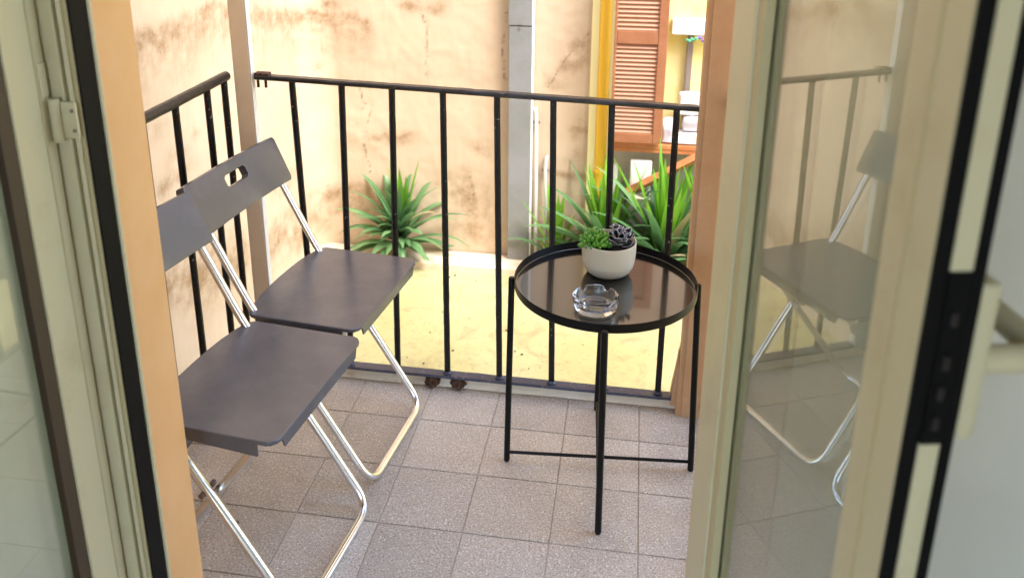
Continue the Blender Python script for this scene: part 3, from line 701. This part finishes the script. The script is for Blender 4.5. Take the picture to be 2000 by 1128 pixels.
# ================================================================== TABLE
TC = Vector((.2955, .2855, 0)); tb = thing('tray_table', TC, 'round black metal tray table on four thin legs by the railing', 'table')
bm = B(); cx, cy = .294, .287
lathe(bm, [(0, .508), (.2, .508), (.2115, .508), (.2130, .5095), (.2130, .505), (0, .505)], 96, cx, cy); ty = obj('tray', bm, 'tray', tb, ang=50)
bm = B(); lathe(bm, [(.2132, .5095), (.2146, .527), (.2155, .5283), (.2164, .527), (.2155, .508), (.2140, .5055), (.2132, .5055), (.2132, .5095)], 96, cx, cy); obj('rim', bm, 'black', ty, ang=50)
legs = [((.064, .267), (.0725, .268)), ((.309, .049), (.303, .0535)), ((.530, .304), (.512, .303)), ((.2816, .521), (.286, .517))]
for k, (b_, t_) in enumerate(legs):
    bm = B(); tube(bm, [(b_[0], b_[1], 0), (b_[0]*.01+t_[0]*0+b_[0]*.99, b_[1], .004), (t_[0], t_[1], .520), (t_[0], t_[1], .5225)], [.0062, .0078, .0078, .006], 14); lg = obj('leg', bm, 'black', tb)
    d = (Vector((cx, cy, 0))-Vector((*t_, 0))).normalized(); p = Vector((*t_, .497))
    bm = B(); tube(bm, [p, p+d*.008], .005, 8); obj('peg', bm, 'black', lg)
for i, j in ((0, 2), (1, 3)):
    a, b_ = legs[i][0], legs[j][0]; z = .026+.006*(i)
    bm = B(); tube(bm, [(a[0], a[1], z), (b_[0], b_[1], z)], .0042, 10); obj('cross_bar', bm, 'black', tb)

# ---- pot
PC = (.298, .362); pz = .5085
pt = thing('plant_pot', (PC[0], PC[1], pz), 'round beige ceramic pot on the black tray table, holding two succulents', 'pot')
bm = B(); r = .0655
lathe(bm, [(0, pz), (.036, pz), (.046, pz+.003), (.054, pz+.010), (.0600, pz+.020), (.0632, pz+.0315), (.0634, pz+.0325), (.0631, pz+.0335), (.0637, pz+.035), (.0655, pz+.055), (.0660, pz+.084), (.0655, pz+.0862), (.0635, pz+.0862), (.0626, pz+.084), (.062, pz+.060), (0, pz+.060)], 72, *PC); obj('bowl', bm, 'pot', pt, ang=60)
bm = B(); rr = [[bm.verts.new((PC[0]+.0122*a*math.cos(2*math.pi*k/24), PC[1]+.0122*a*math.sin(2*math.pi*k/24), pz+.0745+.004*noise.noise(Vector((a*3, k*.9, 0))))) for k in range(24)] for a in (1, 2, 3, 4, 5.1)]
for a, b in zip(rr, rr[1:]):
    for k in range(24): bm.faces.new((a[k], a[(k+1) % 24], b[(k+1) % 24], b[k]))
bm.faces.new(rr[0]); tag(obj('soil', bm, 'soil', pt), kind='stuff')
# green rosettes: plump leaves sharing one mesh
def leaf_mesh(name, m_, prof, flat=1, seg=8):
    bm = B(); rings = []
    for (z, r_) in prof:
        if r_ <= 0: rings.append([bm.verts.new((0, 0, z))])
        else: rings.append([bm.verts.new((r_*math.cos(2*math.pi*k/seg), r_*flat*math.sin(2*math.pi*k/seg), z)) for k in range(seg)])
    for a, b in zip(rings, rings[1:]):
        for k in range(seg):
            k2 = (k+1) % seg
            if len(a) == 1: bm.faces.new((a[0], b[k2], b[k]))
            elif len(b) == 1: bm.faces.new((a[k], a[k2], b[0]))
            else: bm.faces.new((a[k], a[k2], b[k2], b[k]))
    bmesh.ops.recalc_face_normals(bm, faces=bm.faces)
    me = bpy.data.meshes.new(name); bm.to_mesh(me); bm.free(); me.materials.append(M[m_]); me.shade_smooth(); return me
plump = leaf_mesh('leaf', 'succ', [(0, .002), (.005, .0040), (.011, .0062), (.016, .0064), (.020, .0045), (.0228, .0015), (.0236, 0)], .72)
gc = Vector((PC[0]-.032, PC[1]-.012, pz+.076))
gs = thing('green_succulent', gc, 'bright green jelly bean succulent filling the left half of the beige pot', 'succulent')
random.seed(3)
for k in range(84):
    # spiral over a half sphere
    f = (k+.5)/84; th = math.acos(1-f*1.02) if f*1.02 < 2 else 1; ph = k*2.39996
    d = Vector((math.sin(th)*math.cos(ph), math.sin(th)*math.sin(ph), max(.0, math.cos(th)))).normalized()
    base = Vector((d.x*.019, d.y*.017, d.z*.020)) + Vector((random.uniform(-1, 1), random.uniform(-1, 1), random.uniform(-1, 1)))*.0025
    dd = (d+Vector((0, 0, .25))+Vector((random.uniform(-1, 1), random.uniform(-1, 1), random.uniform(-.5, 1)))*.18).normalized()
    o = bpy.data.objects.new('leaf', plump); C.objects.link(o); o.parent = gs
    sc = random.uniform(.85, 1.15)
    o.matrix_basis = Matrix.Translation(base) @ dd.to_track_quat('Z', 'Y').to_matrix().to_4x4() @ Matrix.Rotation(random.uniform(0, 6), 4, 'Z') @ Matrix.Scale(sc, 4)
# grey pale-edged succulent: pointed cupped leaves with a light rim
def cup_leaf(L, w, cup, bend):
    body = B(); n = 7; g = []; edge = []
    for i in range(n+1):
        t = i/n; ww = w*(math.sin(math.pi*min(1, t*.80+.12))**.8 if t < 1 else 0)*(1 if t < .75 else (1-t)/.25*.95+.05)
        z = L*t; off = bend*t*t
        row = [(-ww, off+cup*ww*1.0, z), (-ww*.5, off+cup*ww*.25, z), (0, off, z), (ww*.5, off+cup*ww*.25, z), (ww, off+cup*ww, z)]
        g.append([body.verts.new(p) for p in row]); edge.append(row)
    for a, b in zip(g, g[1:]):
        for k in range(4): body.faces.new((a[k], a[k+1], b[k+1], b[k]))
    bmesh.ops.solidify(body, geom=list(body.faces), thickness=.0009)
    me = bpy.data.meshes.new('leaf'); body.to_mesh(me); body.free(); me.materials.append(M['succ_g']); me.shade_smooth()
    eb = B(); path = [r_[0] for r_ in edge]+[r_[4] for r_ in edge[::-1]][1:]
    tube(eb, path, .00075, 6); me2 = bpy.data.meshes.new('leaf_rim'); eb.to_mesh(me2); eb.free(); me2.materials.append(M['succ_edge']); me2.shade_smooth()
    return me, me2
ck_ = [cup_leaf(.034, .0085, .9, .004), cup_leaf(.042, .0065, .8, .008), cup_leaf(.026, .009, 1.0, .002)]
gg = thing('grey_succulent', (PC[0]+.022, PC[1]-.012, pz+.074), 'grey succulent with pale lilac rimmed leaves in the right half of the beige pot', 'succulent')
random.seed(12)
def put_leaf(base, d, kind, sc, roll=None):
    me, me2 = ck_[kind]
    o = bpy.data.objects.new('leaf', me); C.objects.link(o); o.parent = gg
    q = d.to_track_quat('Z', 'Y').to_matrix().to_4x4()
    o.matrix_basis = Matrix.Translation(base) @ q @ Matrix.Rotation(roll if roll is not None else 0, 4, 'Z') @ Matrix.Scale(sc, 4)
    e = bpy.data.objects.new('leaf_rim', me2); C.objects.link(e); e.parent = o
for k in range(26):
    ph = k*2.39996; t = (k+.5)/26; th = .15+1.15*t
    d = Vector((math.sin(th)*math.cos(ph), math.sin(th)*math.sin(ph), math.cos(th)))
    put_leaf(Vector((d.x*.008, d.y*.008, .004+.012*(1-t))), d, 1 if k % 3 else 0, random.uniform(.8, 1.1), math.pi if d.y > 0 else 0)
for cx_, cz_, n_ in ((-.004, .038, 10), (.020, .030, 8), (.006, .030, 6)):
    for k in range(n_):
        ph = k*2.39996; th = .25+.9*k/n_
        d = Vector((math.sin(th)*math.cos(ph), math.sin(th)*math.sin(ph), math.cos(th)))
        put_leaf(Vector((cx_+d.x*.004, d.y*.004, cz_)), d, 2, random.uniform(.7, .95), random.uniform(0, 6))

# ---- glass ashtray
AC = (.277, .176); az = .5084
at_ = thing('glass_ashtray', (AC[0], AC[1], az), 'round clear glass ashtray on the front of the black tray table', 'ashtray')
bm = B(); seg = 96; prof = [(0, 0), (.040, 0), (.0455, .0015), (.0475, .005), (.047, .0075), (.0495, .010), (.0515, .020), (.0525, .030), (.0515, .0335), (.0475, .0345), (.0445, .0335), (.043, .028), (.041, .018), (.0375, .012), (.030, .0095), (0, .009)]
rings = []
for (r_, z_) in prof:
    if r_ == 0: rings.append([bm.verts.new((AC[0], AC[1], az+z_))]); continue
    row = []
    for k in range(seg):
        a = 2*math.pi*k/seg; zz = z_
        if z_ > .024:
            for na in (R(60), R(130), R(250), R(350)):
                dlt = abs((a-na+math.pi) % (2*math.pi)-math.pi)
                if dlt < .17: zz = min(zz, .0215+(z_-.024)*.12+.012*max(0, (dlt-.10)/.07)**2)
        row.append(bm.verts.new((AC[0]+r_*math.cos(a), AC[1]+r_*math.sin(a), az+zz)))
    rings.append(row)
for a, b in zip(rings, rings[1:]):
    for k in range(seg):
        k2 = (k+1) % seg
        if len(a) == 1: bm.faces.new((a[0], b[k2], b[k]))
        elif len(b) == 1: bm.faces.new((a[k], a[k2], b[0]))
        else: bm.faces.new((a[k], a[k2], b[k2], b[k]))
obj('dish', bm, 'ashglass', at_, ang=70)

# ================================================================== YARD PLANTS
def strap_leaf(root, base, az_, L, w, el, droop, m_):
    """arching strap leaf; el = starting elevation, droop = how far it bends over"""
    bm = B(); n = 9; p = Vector(base); a = el; dirh = Vector((math.cos(az_), math.sin(az_), 0)); sd = Vector((-math.sin(az_), math.cos(az_), 0))
    rows = []; tw = random.uniform(-.4, .4)
    for i in range(n+1):
        t = i/n; ww = w*(min(1, .45+t*2.2))*(1-t**2.6)+.0006
        d = dirh*math.cos(a)+Vector((0, 0, math.sin(a))); up = dirh*-math.sin(a)+Vector((0, 0, math.cos(a)))
        s2 = (sd*math.cos(tw*t)+up*math.sin(tw*t)); u2 = d.cross(s2)*-1
        rows.append([bm.verts.new(p-s2*ww+u2*ww*.35), bm.verts.new(p), bm.verts.new(p+s2*ww+u2*ww*.35)])
        p = p+d*(L/n); p.z = max(p.z, base[2]-.015); a -= droop/n*(.4+1.2*t)
    for r0, r1 in zip(rows, rows[1:]):
        for k in range(2): bm.faces.new((r0[k], r0[k+1], r1[k+1], r1[k]))
    return obj('leaf', bm, m_, root, ang=80, recalc=False, wn=False)
def yucca(loc, label, n, L, spread=1.0, young=.25, w=.013, group='strap leaved plants along the yard wall', seed=1, azr=None, dry=.06):
    random.seed(seed); t = thing('yucca_plant', loc, label, 'plant', group)
    bm = B(); tube(bm, [(loc[0], loc[1], loc[2]-.03), (loc[0], loc[1], loc[2]+.10)], .018, 8); obj('stem', bm, 'bark', t)
    for k in range(n):
        f = (k+.5)/n; az_ = k*2.39996+random.uniform(-.2, .2)
        if math.sin(az_) > .2 and f > .35: az_ = -az_ if random.random() < .75 else az_
        yng = f < young
        el = R(86)-R(75)*max(0, f-.05)*spread+random.uniform(-.1, .1); dr = .15+(1.9 if not yng else .25)*f+random.uniform(0, .4)*(not yng)
        LL_ = L*(random.uniform(.85, 1.08))*(1 if not yng else random.uniform(.75, 1.05))
        mm = 'leaf_young' if yng else ('leaf_dry' if random.random() < dry else 'leaf')
        if math.sin(az_) < -.15: LL_ *= 1-.5*abs(math.sin(az_))*min(1, f*1.6)
        strap_leaf(t, (loc[0]+random.uniform(-.012, .012), loc[1]+random.uniform(-.012, .012), loc[2]+.02+.09*(1-f)), az_, LL_, w*random.uniform(.8, 1.15), el, dr, mm)
    return t
yucca((-.80, 2.365, -.435), 'large spiky green plant against the plaster wall, left of the table', 66, .39, seed=4, w=.026, young=.15, dry=.08)
yucca((.0, 2.36, -.46), 'small upright clump of green blades between the grey duct and the beige pot', 18, .38, .55, .7, .024, seed=9, dry=0)
yucca((.25, 2.26, -.44), 'dense leafy strap plant directly behind the beige pot, below the drainpipe', 98, .50, seed=21, w=.026, young=.2, dry=.12)
yucca((.52, 2.22, -.42), 'tall light green strap plant beside the right post, under the orange shelf', 105, .56, seed=33, w=.027, young=.26, dry=.10)
yucca((.76, 2.26, -.44), 'strap plant furthest right, mostly hidden behind the right post', 56, .60, seed=41, w=.027, young=.25)
bm = B(); g2 = 14
vs = [[bm.verts.new((.15+1.2*i/g2, 2.12+.33*j/g2, -.497+.05*max(0, noise.noise(Vector((i*.6, j*.6, 2))))+.02)) for j in range(g2+1)] for i in range(g2+1)]
for i in range(g2):
    for j in range(g2): bm.faces.new((vs[i][j], vs[i+1][j], vs[i+1][j+1], vs[i][j+1]))
tag(obj('planting_bed', bm, 'earth'), kind='structure')

# small litter
random.seed(5); bm = B()
for k in range(95):
    x = random.uniform(-1.1, 1.0); y = random.uniform(.75, 2.28); sz = random.uniform(.002, .006)*(1.6 if y > 2.15 else 1)
    c0 = len(bm.verts); g_ = bmesh.ops.create_icosphere(bm, subdivisions=1, radius=sz)
    for v in g_['verts']: v.co = Vector((v.co.x*random.uniform(.8, 1.6), v.co.y, v.co.z*.6))+Vector((x, y, -.494))
tag(obj('grit', bm, 'bark', wn=False), 'scattered grit and crumbs on the yellow ground', 'grit', kind='stuff')
bm = B(); tube(bm, [(-.560+.01*math.sin(i*.9)+.012*i, .95+.035*math.cos(i*.75), -.488+.004*i) for i in range(9)], .0055, 6); tag(obj('curled_twig', bm, 'bark', loc=(-.5, .95, -.49)), 'curled dry twig on the yellow ground just outside the railing', 'twig')
bm = B(); tube(bm, [(-.47, 1.10, -.488), (-.41, 1.095, -.485), (-.36, 1.09, -.487)], .004, 6); tag(obj('straight_twig', bm, 'bark', loc=(-.41, 1.1, -.49)), 'thin straight twig lying on the yellow ground beyond the railing', 'twig')
for (x, y, lb) in ((-.525, -.06, 'small brown dried bud on the tile between the near chair legs'), (-.62, .20, 'small brown dried bud on the floor by the jamb under the chairs')):
    bm = B(); bmesh.ops.create_icosphere(bm, subdivisions=2, radius=.006)
    for v in bm.verts: v.co = Vector((x, y, .005))+Vector((v.co.x*1.2, v.co.y*.8, v.co.z*.8))*(1+.5*noise.noise(v.co*400))
    tag(obj('dried_bud', bm, 'bud', loc=(x, y, 0)), lb, 'bud')
